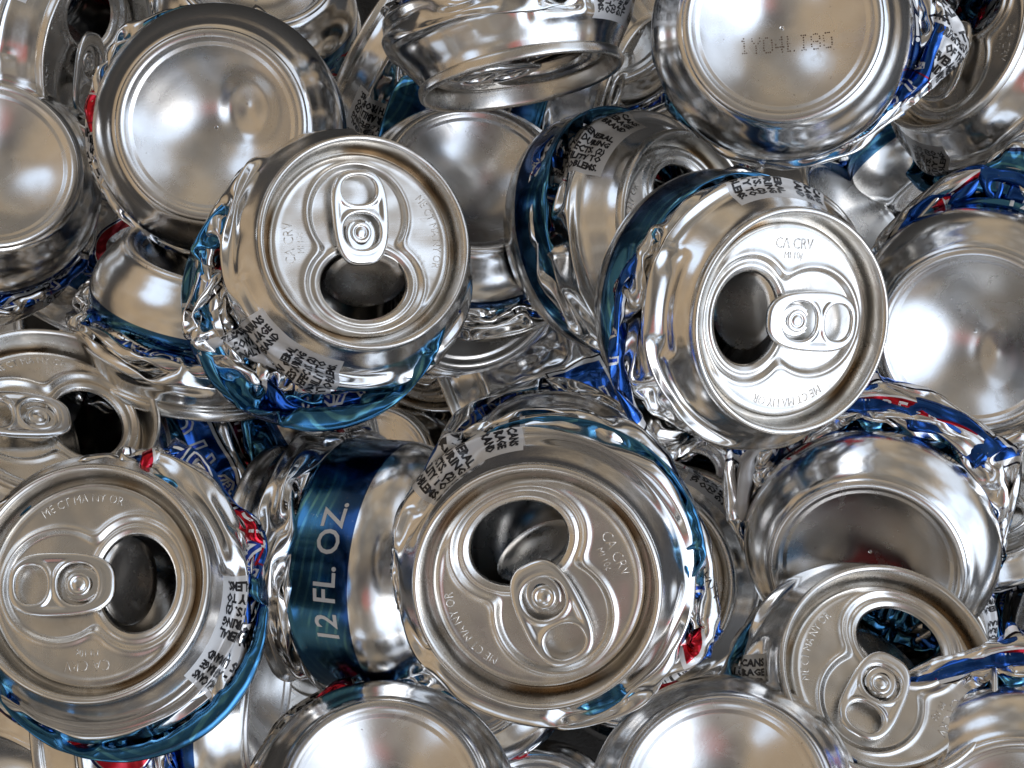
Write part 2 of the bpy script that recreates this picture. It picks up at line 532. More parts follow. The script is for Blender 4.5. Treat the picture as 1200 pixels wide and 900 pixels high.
def build_prints():
    out = []
    full = ['PLEASE RECYCLE ALUMINUM CANS', 'CONTENTS 12 FL. OZ. - AVERAGE', 'ANALYSIS: CALORIES 95 LI BRAND', '',
            'ACCORDING TO THE SURGEON GENERAL,', 'DRINK ALCOHOLIC BEVERAGES DURING', 'OF THE RISK OF BIRTH DEFECTS. (2)',
            'BEVERAGES IMPAIRS YOUR ABILITY TO', 'AND MAY CAUSE HEALTH PROBLEMS.']
    v, f = text_mesh(full, 2.95, 2.95, .05, .74, 'RIGHT', 1)
    # x toward the lid: v = 8 - x ; u = 12.6 - y
    out.append((np.stack([12.4 - v[:, 1], 8.2 - v[:, 0]], 1), f, 1, .10))
    for fr in FRONTS:
        v, f = text_mesh(['NATURAL'], 13.0, 0, .035, .92, 'CENTER', 3)
        v[:, 1] -= 4.6
        out.append((np.stack([fr + v[:, 0], 49 - v[:, 1] - v[:, 0] * .16], 1), f, 2, .08))
        v, f = text_mesh(['NATURAL'], 13.0, 0, -.012, .92, 'CENTER', 3)
        v[:, 1] -= 4.6
        out.append((np.stack([fr + v[:, 0], 49 - v[:, 1] - v[:, 0] * .16], 1), f, 3, .14))
        v, f = text_mesh(['L I G H T   B E E R'], 5.4, 0, .02, .8, 'CENTER', 2)
        out.append((np.stack([fr + v[:, 0], 67.8 - v[:, 1] - v[:, 0] * .16], 1), f, 2, .08))
        v, f = text_mesh(['BREWED FOR A NATURALLY SMOOTH TASTE'], 3.0, 0, .01, .9, 'CENTER', 1)
        out.append((np.stack([fr + v[:, 0], 77 - v[:, 1] - v[:, 0] * .16], 1), f, 1, .08))
    v, f = text_mesh(['12 FL. OZ.'], 8.8, 0, .012, .95, 'CENTER', 3)
    for uc in (112, 8):
        out.append((np.stack([uc + v[:, 0], 105.2 - v[:, 1]], 1), f, 2, .08))
    v, f = text_mesh(['CR25-242-0'], 3.4, 0, .02, .9, 'CENTER', 1)
    out.append((np.stack([196 + v[:, 0], 74 - v[:, 1]], 1), f, 1, .08))
    v, f = text_mesh(['CALIF. REDEMPTION VALUE'], 3.0, 0, .02, .9, 'CENTER', 1)
    out.append((np.stack([128 - v[:, 1], 40 - v[:, 0]], 1), f, 1, .08))
    return [(*refine(uv, f, 1.6), m, h) for uv, f, m, h in out]


PRINTS = build_prints()
FU, FV = 3, 3


def crumple(G, svf, P):
    """small sharp facets where the wall has been crushed"""
    r2 = np.random.default_rng(P['seed'] + 100)
    nr, nc = G.shape[:2]
    dU = np.roll(G, -1, 1) - np.roll(G, 1, 1); dV = np.gradient(G, axis=0)
    Nn = np.cross(dV, dU); Nn /= np.linalg.norm(Nn, axis=-1, keepdims=True) + 1e-9
    U = np.arange(nc) / nc * CIRC
    D = np.full((nr, nc), 99.0, np.float32); m = 230
    pu, pv, pa = r2.uniform(0, CIRC, m), r2.uniform(12, 104, m), r2.uniform(.5, 1.5, m)
    for a, b, c in zip(pu, pv, pa):
        du = (U - a + CIRC / 2) % CIRC - CIRC / 2
        near = np.abs(svf - b) < 22
        q = np.sqrt((du[None] / c) ** 2 + ((svf[near, None] - b) * c) ** 2)
        D[near] = np.minimum(D[near], q)
    D = np.clip(D, 0, 11) - 4
    big = np.sin(U[None] * .09 + svf[:, None] * .05 + P['seed']) * .5 + np.sin(U[None] * .06 - svf[:, None] * .08 + 2 * P['seed']) * .5
    mask = np.clip((svf[:, None] - 20) / 12, 0, 1) * np.clip((100 - svf[:, None]) / 8, 0, 1) * np.clip(.55 + .6 * big, .1, 1)
    return G + Nn * (D * mask * .27 * np.clip((P.get('pin', 120) - svf[:, None]) / 6, 0, 1))[..., None]


def wall_mesh(X, P, name):
    """fine wall from the crushed grid, with its lettering laid on it"""
    G = upsample(upsample(X.astype(np.float64), FV, 0, False), FU, 1, True)
    svf = upsample(sv[:, None].astype(np.float64), FV, 0, False)[:, 0]
    nr, nc = G.shape[:2]
    G = crumple(G, svf, P)
    dU = np.roll(G, -1, 1) - np.roll(G, 1, 1); dV = np.gradient(G, axis=0)
    Nn = np.cross(dV, dU); Nn /= np.linalg.norm(Nn, axis=-1, keepdims=True) + 1e-9   # outward
    lab = P.get('label', 0.0) / 360 * CIRC
    # closed sheet with a seam column for the uv
    Gs = np.concatenate([G, G[:, :1]], 1)
    uu = np.arange(nc + 1) / nc * CIRC
    UV = np.stack(np.broadcast_arrays(((uu[None, :] - lab)), svf[:, None]), -1)
    # choose the seam so uv stays continuous: shift into [0,CIRC) after rolling
    sh = int(round((lab % CIRC) / CIRC * nc))
    Gr = np.roll(G, -sh, 1); Gs = np.concatenate([Gr, Gr[:, :1]], 1)
    UV = np.stack(np.broadcast_arrays(uu[None, :], svf[:, None]), -1)
    Nr = np.roll(Nn, -sh, 1); Ns = np.concatenate([Nr, Nr[:, :1]], 1)
    V = [Gs.reshape(-1, 3)]; UVs = [UV.reshape(-1, 2)]
    faces = [grid_faces(nr, nc + 1, False)]
    mi = [np.zeros(len(faces[0]), int)]
    off = nr * (nc + 1)
    tris = []
    for uv, f, m, h in PRINTS:
        u = (uv[:, 0] % CIRC) / CIRC * nc; 
        r = np.interp(uv[:, 1], svf, np.arange(nr))
        r = np.clip(r, 0, nr - 1.001); i = r.astype(int); fi = (r - i)[:, None]
        j = u.astype(int) % nc; fj = (u - np.floor(u))[:, None]
        def bl(A): return ((A[i, j] * (1 - fj) + A[i, j + 1] * fj) * (1 - fi) + (A[i + 1, j] * (1 - fj) + A[i + 1, j + 1] * fj) * fi)
        p = bl(Gs) + bl(Ns) * h
        V.append(p); UVs.append(uv)
        # drop triangles stretched over the seam
        q = p[f]; e = np.linalg.norm(q - np.roll(q, 1, 1), axis=-1).max(1)
        f = f[e < 12]
        tris.append(f + off); mi.append(np.full(len(f), m)); off += len(p)
    # outward winding for letters
    faces.append(np.concatenate(tris))
    return new_mesh(name, np.concatenate(V), faces, WALLMATS, True, np.concatenate(mi), np.concatenate(UVs))


# ------------------------------------------------------------------ lid, tab, base
def smin(a, b, k):
    h = np.clip(.5 + .5 * (b - a) / k, 0, 1)
    return b * (1 - h) + a * h - k * h * (1 - h)


def hole_f(x, y):
    a = np.where(x > 9.6, 8.9, 8.6); b = 11.0
    return (np.sqrt(((x - 9.6) / a) ** 2 + (y / b) ** 2) - 1) * 9.0


def fig_f(x, y):
    return smin(hole_f(x, y) - 2.6, np.hypot(x + 7.6, y) - 12.0, 2.5)


def lathe(profile, n=192):
    th = np.arange(n) / n * 2 * np.pi
    p = np.array(profile, float)
    V = np.stack([p[:, :1] * np.cos(th), p[:, :1] * np.sin(th), np.repeat(p[:, 1:2], n, 1)], -1)
    return V


def smooth_profile(p, f=6):
    return upsample(np.array(p, float), f, 0, False)


def lid_mesh():
    n = 320
    th = np.arange(n) / n * 2 * np.pi
    rr = np.linspace(.0, 22.5, 114)[1:]
    x = rr[:, None] * np.cos(th); y = rr[:, None] * np.sin(th)
    for _ in range(2):      # snap to the edge of the opening
        f = hole_f(x, y); e = .02
        gx = (hole_f(x + e, y) - f) / e; gy = (hole_f(x, y + e) - f) / e
        g = gx * gx + gy * gy + 1e-9
        near = np.abs(f) < .17 * np.sqrt(g)
        x = np.where(near, x - f * gx / g, x); y = np.where(near, y - f * gy / g, y)
    f = hole_f(x, y); g = fig_f(x, y)
    z = np.full_like(x, -4.6)
    s = np.clip((.9 - g) / 1.5, 0, 1); z -= .75 * s * s * (3 - 2 * s)         # sunk figure
    z += .42 * np.exp(-((g - 1.1) / .65) ** 2)                                # bead round it
    z += .55 * np.exp(-((f - 1.4) / .7) ** 2)                                 # bead round the opening
    z -= .9 * np.clip((.5 - f) / .5, 0, 1) ** 2                               # lip
    z += .18 * np.exp(-((np.hypot(x, y) - 21.7) / .6) ** 2)
    z += .16 * np.exp(-(((x + 16.5) / 1.5) ** 2 + (y / 3.0) ** 2))            # finger well
    rings = [np.stack([x, y, z], -1)]
    prof = smooth_profile([(22.9, -4.8), (23.3, -5.5), (23.5, -6.7), (23.9, -7.4), (24.35, -7.0), (24.6, -5.6), (25.0, -3.0),
                           (25.4, -1.0), (25.75, -.3), (26.3, 0.0), (26.85, -.25), (27.15, -.9), (27.15, -2.4), (26.7, -3.0), (25.9, -3.15)], 4)
    rings.append(lathe(prof, n))
    G = np.concatenate(rings)
    nr = len(G)
    V = G.reshape(-1, 3); F = grid_faces(nr, n)[:, ::-1]
    fv = hole_f(V[:, 0], V[:, 1]); fv[len(rr) * n:] = 9
    keep = fv[F].mean(1) > .02
    F = F[keep]
    # centre fan
    c = len(V); V = np.concatenate([V, [[0, 0, V[0, 2]]]])
    j = np.arange(n); tri = np.stack([j, (j + 1) % n, np.full(n, c)], 1)
    faces = [F, tri]
    # embossed letters
    off = len(V); VV = [V]; TT = []

    def emboss(lines, size, pitch, rot, cx, cy, bold=0.0, arc=None):
        nonlocal off
        v, f = text_mesh(lines, size, pitch, bold, .8, 'CENTER', 2)
        if arc is not None:          # bend round the lid at radius arc
            a = -v[:, 0] / arc + math.radians(rot); r = arc + v[:, 1]
            p = np.stack([r * np.cos(a), r * np.sin(a)], 1)
        else:
            a = math.radians(rot); p = np.stack([v[:, 0] * math.cos(a) - v[:, 1] * math.sin(a) + cx, v[:, 0] * math.sin(a) + v[:, 1] * math.cos(a) + cy], 1)
        z = np.full(len(p), -4.6 + .11)
        VV.append(np.concatenate([np.column_stack([p, z]), np.column_stack([p, z - .3])]))
        m = len(p)
        e = np.concatenate([f[:, [0, 1]], f[:, [1, 2]], f[:, [2, 0]]]); key = {}
        for a_, b_ in e: key[(a_, b_)] = 1
        be = [(a_, b_) for (a_, b_) in key if (b_, a_) not in key]
        be = np.array(be)
        TT.append(f + off)
        q1 = np.stack([be[:, 0], be[:, 0] + m, be[:, 1] + m], 1); q2 = np.stack([be[:, 0], be[:, 1] + m, be[:, 1]], 1)
        TT.append(q1 + off); TT.append(q2 + off)
        off += 2 * m
    emboss(['CA CRV'], 3.7, 3, 180, -1.2, -17.0, -.012)
    emboss(['MI 10\u00a2'], 2.4, 3, 180, -1.2, -14.6, -.012)
    emboss(['ME CT MA NY OR'], 2.9, 3, 98, 0, 0, -.012, 18.9)
    faces.append(np.concatenate(TT))
    V = np.concatenate(VV)
    return new_mesh('lid', V, faces, [M_LID], True)


def tab_mesh():
    h = .3
    xs = np.arange(-19.75, 6.6, h); ys = np.arange(-8.3, 8.31, h)
    x, y = np.meshgrid(xs, ys, indexing='ij')

    def out_f(x, y):            # rounded nose, squarer heel
        q = x + 6.7
        w = 7.25 - .35 * (q / 12) - .2 * (q / 12) ** 2
        rx = 12.0
        return (((np.abs(q) / rx) ** 3.0 + (np.abs(y) / w) ** 2.9) ** (1 / 2.95) - 1) * 7.6

    def h1(x, y): return (((np.abs(x + 13.5) / 3.5) ** 2.3 + (np.abs(y) / 4.3) ** 2.3) ** (1 / 2.3) - 1) * 3.9
    def h2(x, y): return (((np.abs(x + 3.2) / 4.4) ** 2.2 + (np.abs(y) / 4.6) ** 2.2) ** (1 / 2.2) - 1) * 4.5
    F = lambda x, y: np.maximum(out_f(x, y), np.maximum(-h1(x, y), -h2(x, y)))
    f = F(x, y); nx, ny = x.shape
    P2, idx, polys, cut = [], {}, [], {}

    def vin(i, j):
        if (i, j) not in idx: idx[(i, j)] = len(P2); P2.append((x[i, j], y[i, j]))
        return idx[(i, j)]

    def vcut(p, q):
        k = (min(p, q), max(p, q))
        if k not in cut:
            (ax, ay), (bx, by) = (x[k[0]], y[k[0]]), (x[k[1]], y[k[1]]); lo, hi = 0., 1.; s0 = f[k[0]] < 0
            for _ in range(14):
                m = (lo + hi) / 2
                if (F(ax + (bx - ax) * m, ay + (by - ay) * m) < 0) == s0: lo = m
                else: hi = m
            cut[k] = len(P2); P2.append((ax + (bx - ax) * lo, ay + (by - ay) * lo))
        return cut[k]
    for i in range(nx - 1):
        for j in range(ny - 1):
            c = [(i, j), (i + 1, j), (i + 1, j + 1), (i, j + 1)]; ins = [f[q] < 0 for q in c]
            if not any(ins): continue
            po = []
            for q in range(4):
                p0, p1 = c[q], c[(q + 1) % 4]
                if ins[q]: po.append(vin(*p0))
                if ins[q] != ins[(q + 1) % 4]: po.append(vcut(p0, p1))
            for q in range(1, len(po) - 1): polys.append((po[0], po[q], po[q + 1]))
    P2 = np.array(P2); x, y = P2[:, 0], P2[:, 1]; T = np.array(polys); n = len(P2)
    o = np.maximum(-out_f(x, y), 0); ra = np.maximum(np.minimum(h1(x, y), h2(x, y)), 0)
    def roll(d, r, hh): return hh * np.sqrt(np.clip(1 - (np.clip(1 - d / r, 0, 1)) ** 2, 0, 1))
    sink = .38 * np.clip((o - 1.5) / .9, 0, 1) * np.clip((ra - .9) / .7, 0, 1)
    top = .3 + np.minimum(roll(o, .8, .9), roll(ra, .55, .9)) - sink
    bot = .3 - np.minimum(roll(o, .8, .8), roll(ra, .55, .5))
    V = np.concatenate([np.stack([x, y, top], 1), np.stack([x, y, bot], 1)])
    onb = np.zeros(n, bool); onb[list(cut.values())] = True
    remap = np.arange(2 * n); remap[n:][onb] = np.arange(n)[onb]
    faces = [T, remap[T[:, ::-1] + n]]
    used = np.zeros(2 * n, bool); used[faces[0].ravel()] = 1; used[faces[1].ravel()] = 1
    mp = np.cumsum(used) - 1; V = V[used]; faces = [mp[q] for q in faces]
    # gentle crown along the length
    V[:, 2] += .25 - .0018 * (V[:, 0] + 6.7) ** 2
    return new_mesh('pull_tab', V, faces, [M_TAB], True)


def island_mesh():
    # the tongue under the rivet, riveted plate with a crescent slit
    n = 64; th = np.arange(n) / n * 2 * np.pi
    r = np.array([4.35, 4.2, 3.6, 2.6]); z = np.array([-.15, .05, .10, .05])
    V = []
    for rr_, zz in zip(r, z):
        xx = rr_ * np.cos(th); yy = rr_ * np.sin(th)
        V.append(np.stack([xx * .92 - 2.7 + 1.0 * (xx > 0) * xx / 4.4, yy * .9, np.full(n, zz) + .03 * xx], -1))
    G = np.stack(V)[::-1]
    V = G.reshape(-1, 3)
    F = grid_faces(len(r), n)
    keep = (V[F][:, :, 0].mean(1) > -5.2)
    return new_mesh('rivet_tongue', V, [F[keep]], [M_TAB], True)


def rivet_mesh():
    p = smooth_profile([(3.3, -.45), (3.0, -.1), (2.75, .32), (2.5, .62), (2.1, .72), (1.75, .62), (1.5, .5), (1.2, .62), (.7, .78), (.02, .82)], 3)
    G = lathe(p, 64)
    return new_mesh('rivet', G.reshape(-1, 3), [grid_faces(len(p), 64)], [M_TAB], True)


def flap_mesh():
    n = 72; th = np.arange(n) / n * 2 * np.pi
    rows = []
    for k, (s, zz) in enumerate(((.02, 0), (.4, 0), (.7, .05), (.80, .25), (.86, .1), (.93, 0), (.97, -.05), (.97, -.3), (.9, -.35), (.02, -.35))):
        rows.append(np.stack([8.6 * s * np.cos(th) + 8.6, 10.6 * s * np.sin(th), np.full(n, zz)], -1))
    G = np.stack(rows)[::-1]
    return new_mesh('pour_flap', G.reshape(-1, 3), [grid_faces(len(rows), n)], [M_LID], True)


DOTS = {'1': ['00100', '01100', '00100', '00100', '00100', '00100', '01110'], 'Y': ['10001', '10001', '01010', '00100', '00100', '00100', '00100'],
        'O': ['01110', '10001', '10001', '10001', '10001', '10001', '01110'], '4': ['00010', '00110', '01010', '10010', '11111', '00010', '00010'],
        'L': ['10000', '10000', '10000', '10000', '10000', '10000', '11111'], 'I': ['01110', '00100', '00100', '00100', '00100', '00100', '01110'],
        '8': ['01110', '10001', '10001', '01110', '10001', '10001', '01110'], '0': ['01110', '10001', '10001', '10001', '10001', '10001', '01110'],
        'A': ['01110', '10001', '10001', '11111', '10001', '10001', '10001']}


def dome_z(r): return -1.6 - 9.2 * (1 - (r / 20.6) ** 2)


def base_mesh(seed, dent=0.0, dentpos=(0, 0), date=None, dates_at=(0, 0, 0)):
    """ring and dome, facing +Z with the ring's crest at z=0"""
    n = 224; r2 = np.random.default_rng(seed)
    rd = np.linspace(0, 20.6, 62)[1:]
    prof = [(a, dome_z(a)) for a in rd]
    prof += [tuple(q) for q in smooth_profile([(21.3, -1.5), (21.9, -.95), (22.5, -.35), (23.2, -.05), (24.0, -.08), (24.6, -.55), (25.0, -1.4)], 4)]
    G = lathe(prof, n)
    th = np.arange(n) / n * 2 * np.pi
    X, Y = G[..., 0], G[..., 1]; R = np.hypot(X, Y)
    fade = np.clip((20.2 - R) / 5, 0, 1); fade = fade * fade * (3 - 2 * fade)
    D = np.zeros_like(R)
    for _ in range(7):
        a, c = r2.uniform(0, 2 * np.pi), r2.uniform(.08, .22); p = r2.uniform(0, 6.28)
        D += r2.uniform(.02, .13) * np.sin((X * math.cos(a) + Y * math.sin(a)) * c * 1.6 + p)
    if dent:
        dx, dy = dentpos; q = np.hypot((X - dx) / 1.0, (Y - dy) / 1.25)
        D += dent * np.exp(-(q / 4.6) ** 2) + dent * .35 * np.exp(-((q - 5.5) / 2.2) ** 2)
    # little nick in the ring
    G[..., 2] += D * fade
    V = G.reshape(-1, 3); F = grid_faces(len(prof), n)[:, ::-1]
    c = len(V); V = np.concatenate([V, [[0, 0, float(G[0, :, 2].mean())]]])
    j = np.arange(n); tri = np.stack([j, (j + 1) % n, np.full(n, c)], 1)
    faces = [F, tri]; mi = [np.zeros(len(F) + len(tri), int)]
    if date:
        ox, oy, rot = dates_at; ca, sa = math.cos(math.radians(rot)), math.sin(math.radians(rot))
        VV, FF, off = [], [], len(V); oc = np.arange(7) / 7 * 2 * np.pi
        for k, ch in enumerate(date):
            for iy, row in enumerate(DOTS.get(ch, ['00000'] * 7)):
                for ix, b in enumerate(row):
                    if b == '0' or r2.uniform() < .06: continue
                    x = (k * 2.95 + ix * .50) - len(date) * 1.475; y = (3 - iy) * .62
                    x += r2.normal(0, .04); y += r2.normal(0, .04)
                    rr_ = .2 * r2.uniform(.75, 1.15)
                    X0 = ox + x * ca - y * sa; Y0 = oy + x * sa + y * ca
                    px = X0 + rr_ * np.cos(oc); py = Y0 + rr_ * np.sin(oc)
                    gi = np.interp(np.hypot(px, py), rd, np.arange(len(rd)))
                    ti = (np.arctan2(py, px) % (2 * np.pi)) / (2 * np.pi) * n
                    i0 = np.clip(gi.astype(int), 0, len(rd) - 2); fi = gi - i0; j0 = ti.astype(int) % n; fj = ti - np.floor(ti); j1 = (j0 + 1) % n
                    Z = G[..., 2]
                    pz = (Z[i0, j0] * (1 - fj) + Z[i0, j1] * fj) * (1 - fi) + (Z[i0 + 1, j0] * (1 - fj) + Z[i0 + 1, j1] * fj) * fi
                    VV.append(np.stack([px, py, pz + .05], 1)); FF.append(np.arange(7)[None] + off); off += 7
        V = np.concatenate([V] + VV); FF = np.concatenate(FF); faces.append(FF); mi.append(np.ones(len(FF), int))
    return new_mesh('base', V, faces, [M_BASE, M_DATE], True, np.concatenate(mi))


LID = lid_mesh(); TAB = tab_mesh(); RIVET = rivet_mesh(); ISLAND = island_mesh(); FLAP = flap_mesh()
BASES = {'plain': base_mesh(1), 'soft': base_mesh(5), 'dent': base_mesh(2, -2.2, (9.0, 5.0)), 'dent2': base_mesh(3, -1.3, (6, -6)),
         'date': base_mesh(4, .0, (0, 0), '1YO4LI80', (1.5, -4.0, 4))}
print('parts', round(time.time() - T0, 1))

# ------------------------------------------------------------------ crushed walls
# h: height left, ox/oy: how far the base end slid (mm), ax/ay: how it leans (deg), label: turn of the print
SH = {
    'A': dict(seed=11, h=38, ox=-6, oy=-9, ax=6, ay=-8, label=-165, stamp=6, side=3.6, ears=[(205, 11), (222, 9), (240, 4), (20, -5), (45, -5), (70, -4)], free=[(205, 45), (45, 40)], pull=[(208, 50, 45, -22), (232, 58, 40, -24)]),
    'B': dict(seed=12, h=48, ox=-6, oy=3, ax=4, ay=10, label=48, stamp=8, side=3.6, ears=[(170, 7), (190, 9), (212, 9), (235, 8)], free=[(205, 55)], pull=[(172, 40, 40, -13), (200, 45, 43, -15), (232, 50, 43, -17)]),
    'C': dict(seed=13, rmax=36.2, h=36, ox=3, oy=1, ax=-3, ay=0, label=80, stamp=3, side=.5, ears=[(-25, 8), (140, 3), (235, -1.5), (265, -1.5)], free=[(-30, 30), (140, 25), (245, 35)], pull=[(-25, 55, 41, -22)]),
    'D': dict(seed=14, h=34, ox=4, oy=-5, ax=3, ay=4, label=-60, stamp=2, side=.2, ears=[(22, 6), (60, 6)], free=[(40, 35)], pull=[(24, 60, 39, -22), (62, 52, 39, -20)]),
    'M': dict(seed=15, h=46, ox=2, oy=2, ax=0, ay=4, label=20, stamp=5, side=2.6, ears=[(250, 9), (200, 5)], free=[(240, 60)], pull=[(252, 60, 42, -28)]),
    'N': dict(seed=16, pin=89, low=29, h=55, ox=3, oy=2, ax=6, ay=-5, label=200, stamp=7, side=4.2, ears=[(30, 6), (150, 6), (270, 5)], free=[(90, 60), (230, 40)], pull=[(100, 55, 22, -30)]),
    'L': dict(seed=17, rmax=35.8, h=48, ox=0, oy=4, ax=-12, ay=6, label=120, stamp=12, side=2.8, ears=[(30, 8), (200, 10)], free=[(200, 50)], pull=[(200, 45, 43, -26)]),
    'F': dict(seed=18, h=40, ox=-5, oy=-5, ax=0, ay=0, label=150, stamp=6, side=3.0, ears=[(200, 6)], free=[(200, 40)]),
    'P': dict(seed=19, h=40, low=13.0, ox=0, oy=-7, ax=0, ay=0, label=-18, stamp=0, side=4.0, ears=[(25, 10), (50, 9), (75, 8), (100, 8), (125, 9), (150, 10)], free=[(90, 40)], pull=[(30, 56, 45, -25), (90, 56, 41, -24), (148, 56, 45, -25)]),
    'J': dict(seed=20, h=38, ox=-3, oy=-2, ax=0, ay=3, label=0, stamp=3, side=2.0, ears=[(20, 7), (40, 10), (60, 8), (330, 7)], free=[(40, 40)], pull=[(40, 34, 45, -14), (332, 60, 40, -17)]),
    'O': dict(seed=26, h=40, ox=-6, oy=0, ax=4, ay=0, label=200, stamp=3, side=2.0, ears=[(345, 8), (0, 10), (15, 8)], free=[(0, 45)], pull=[(0, 78, 43, -18)]),
    'g1': dict(seed=21, h=38, ox=4, oy=-3, ax=5, ay=3, label=0, stamp=6, ears=[(100, 5)], free=[(100, 40)]),
    'g2': dict(seed=22, h=46, ox=-5, oy=5, ax=-8, ay=6, label=90, stamp=9, ears=[(60, 8), (200, 6)], free=[(60, 50), (220, 40)], pull=[(60, 60, 42, -24)]),
    'g3': dict(seed=23, h=34, ox=7, oy=3, ax=0, ay=-9, label=180, stamp=4, ears=[(300, 5)], free=[(300, 35)]),
    'g4': dict(seed=24, h=66, ox=-6, oy=-6, ax=14, ay=12, label=250, stamp=14, side=1.0, ears=[(60, 8), (250, 6)], free=[(60, 50), (240, 50)], pull=[(60, 50, 41, -30)]),
    'g5': dict(seed=25, h=92, ox=4, oy=2, ax=10, ay=-6, label=300, stamp=18, side=4.0, ears=[(60, 5)], free=[(60, 60), (180, 50), (300, 40)]),
}
keys = list(SH)
XS, FR = crush([SH[k] for k in keys])
print('crush', round(time.time() - T0, 1))
WALL = {}
for a, k in enumerate(keys):
    R, c = FR[a]
    WALL[k] = (wall_mesh(XS[a], SH[k], 'wall'), R, c)
print('walls', round(time.time() - T0, 1))


# ------------------------------------------------------------------ putting a can together
def M4(R3=None, t=(0, 0, 0)):
    m = Matrix.Identity(4)
    if R3 is not None:
        for i in range(3):
            for j in range(3): m[i][j] = float(R3[i][j])
    m.translation = Vector(t) * MM
    return m


def image_pose(cx, cy, px, real, tilt, tdir, roll):
    """world pose of an end circle seen at (cx,cy) with long diameter px, leaning toward image direction tdir"""
    depth = FPX * real / px
    ray = Vector(((cx - 600) / FPX, (450 - cy) / FPX, -1))
    pos = Vector((0, 0, CAMZ)) + ray * depth
    w = -ray.normalized()
    a = math.radians(tdir); e = Vector((math.cos(a), math.sin(a), 0)); e = (e - e.dot(w) * w).normalized()
    n = (math.cos(math.radians(tilt)) * w + math.sin(math.radians(tilt)) * e).normalized()
    b = math.radians(roll); d = Vector((math.cos(b), math.sin(b), 0))
    x = (d - (d.dot(n) / w.dot(n)) * w).normalized() if abs(w.dot(n)) > .15 else (d - d.dot(n) * n).normalized()
    y = n.cross(x)
    return Matrix((x, y, n)).transposed().to_4x4(), pos


def can(spec):
    """spec: name-free description of one can in the heap"""
    face, cx, cy, px, tilt, tdir = spec['face'], *spec['at']
    real = 54.3 if face == 'lid' else 49.0
    Rm, pos = image_pose(cx, cy, px, real, tilt, tdir, 0)
    wall, R, c = WALL[spec['shape']]
    root = bpy.data.objects.new('crushed_can', None); COL.objects.link(root)
    root.empty_display_size = .01
    root['label'] = spec['label']; root['category'] = 'can'; root['group'] = 'crushed drink cans heaped together'
    Rm.translation = pos * MM
    root.matrix_world = Rm
    # can frame -> root frame
    spin = Matrix.Rotation(math.radians(spec.get('spin', 0)), 4, 'Z')
    if 'show' in spec:                 # turn the can until the print at u faces this way in the picture
        u, az, up = spec['show']
        th = u / 33.0 + math.radians(SH[spec['shape']].get('label', 0)); dv = Vector((math.cos(th), math.sin(th), 0))
        if face == 'base': dv = (M4(R, c) @ Matrix.Rotation(math.pi, 4, 'X')).inverted().to_3x3() @ dv
        want = Vector((math.cos(math.radians(az)) * (1 - up), math.sin(math.radians(az)) * (1 - up), up))
        lw = Rm.to_3x3().transposed() @ want
        spin = Matrix.Rotation(math.atan2(lw.y, lw.x) - math.atan2(dv.y, dv.x), 4, 'Z')
    if face == 'lid': B = spin
    else:
        baseF = M4(R, c) @ Matrix.Rotation(math.pi, 4, 'X')      # base facing +Z at origin in its own frame
        B = spin @ baseF.inverted()
    obj('wall', wall, root, B)
    if face == 'lid':
        # which way the opening points in the picture
        r = math.radians(spec.get('open', 0)); d = Vector((math.cos(r), math.sin(r), 0))
        n = Rm.to_3x3().col[2]; w = (Vector((0, 0, CAMZ)) - pos).normalized()
        x = (d - (d.dot(n) / w.dot(n)) * w) if abs(w.dot(n)) > .15 else (d - d.dot(n) * n)
        loc = Rm.to_3x3().transposed() @ x
        LR = Matrix.Rotation(math.atan2(loc.y, loc.x), 4, 'Z')
    else: LR = B @ Matrix.Rotation(math.radians(spec.get('open', 0)), 4, 'Z')
    lid = obj('lid', LID, root, LR)
    ft = spec.get('flap', (62, 12)) if face == 'lid' else (14, 0)
    F = Matrix.Translation(Vector((1.2, 0, -6.2)) * MM) @ Matrix.Rotation(math.radians(ft[1]), 4, 'X') @ Matrix.Rotation(math.radians(ft[0]), 4, 'Y')
    obj('pour_flap', FLAP, lid, F)
    tl = spec.get('tab', 3) + 2
    TM = LR @ Matrix.Translation(Vector((0, 0, -3.9)) * MM) @ Matrix.Rotation(math.radians(tl), 4, 'Y') @ Matrix.Rotation(math.radians(spec.get('tabturn', 0)), 4, 'Z')
    tab = obj('pull_tab', TAB, root, TM)
    obj('rivet', RIVET, tab, M4(None, (-3.0, 0, -.25)))
    obj('tongue', ISLAND, tab, M4(None, (-.2, 0, -.05)))
    if face == 'lid': bm = M4(R, c) @ Matrix.Rotation(math.pi, 4, 'X')
    else: bm = Matrix.Rotation(math.radians(spec.get('turn', 0)), 4, 'Z')
    obj('base', BASES[spec.get('base', 'plain')], root, bm)
    return root


def L(label, shape, cx, cy, px, tilt, tdir, open=0, **k): return dict(face='lid', label=label, shape=shape, at=(cx, cy, px, tilt, tdir), open=open, **k)
def Bs(label, shape, cx, cy, px, tilt, tdir, base='plain', **k): return dict(face='base', label=label, shape=shape, at=(cx, cy, px, tilt, tdir), base=base, **k)


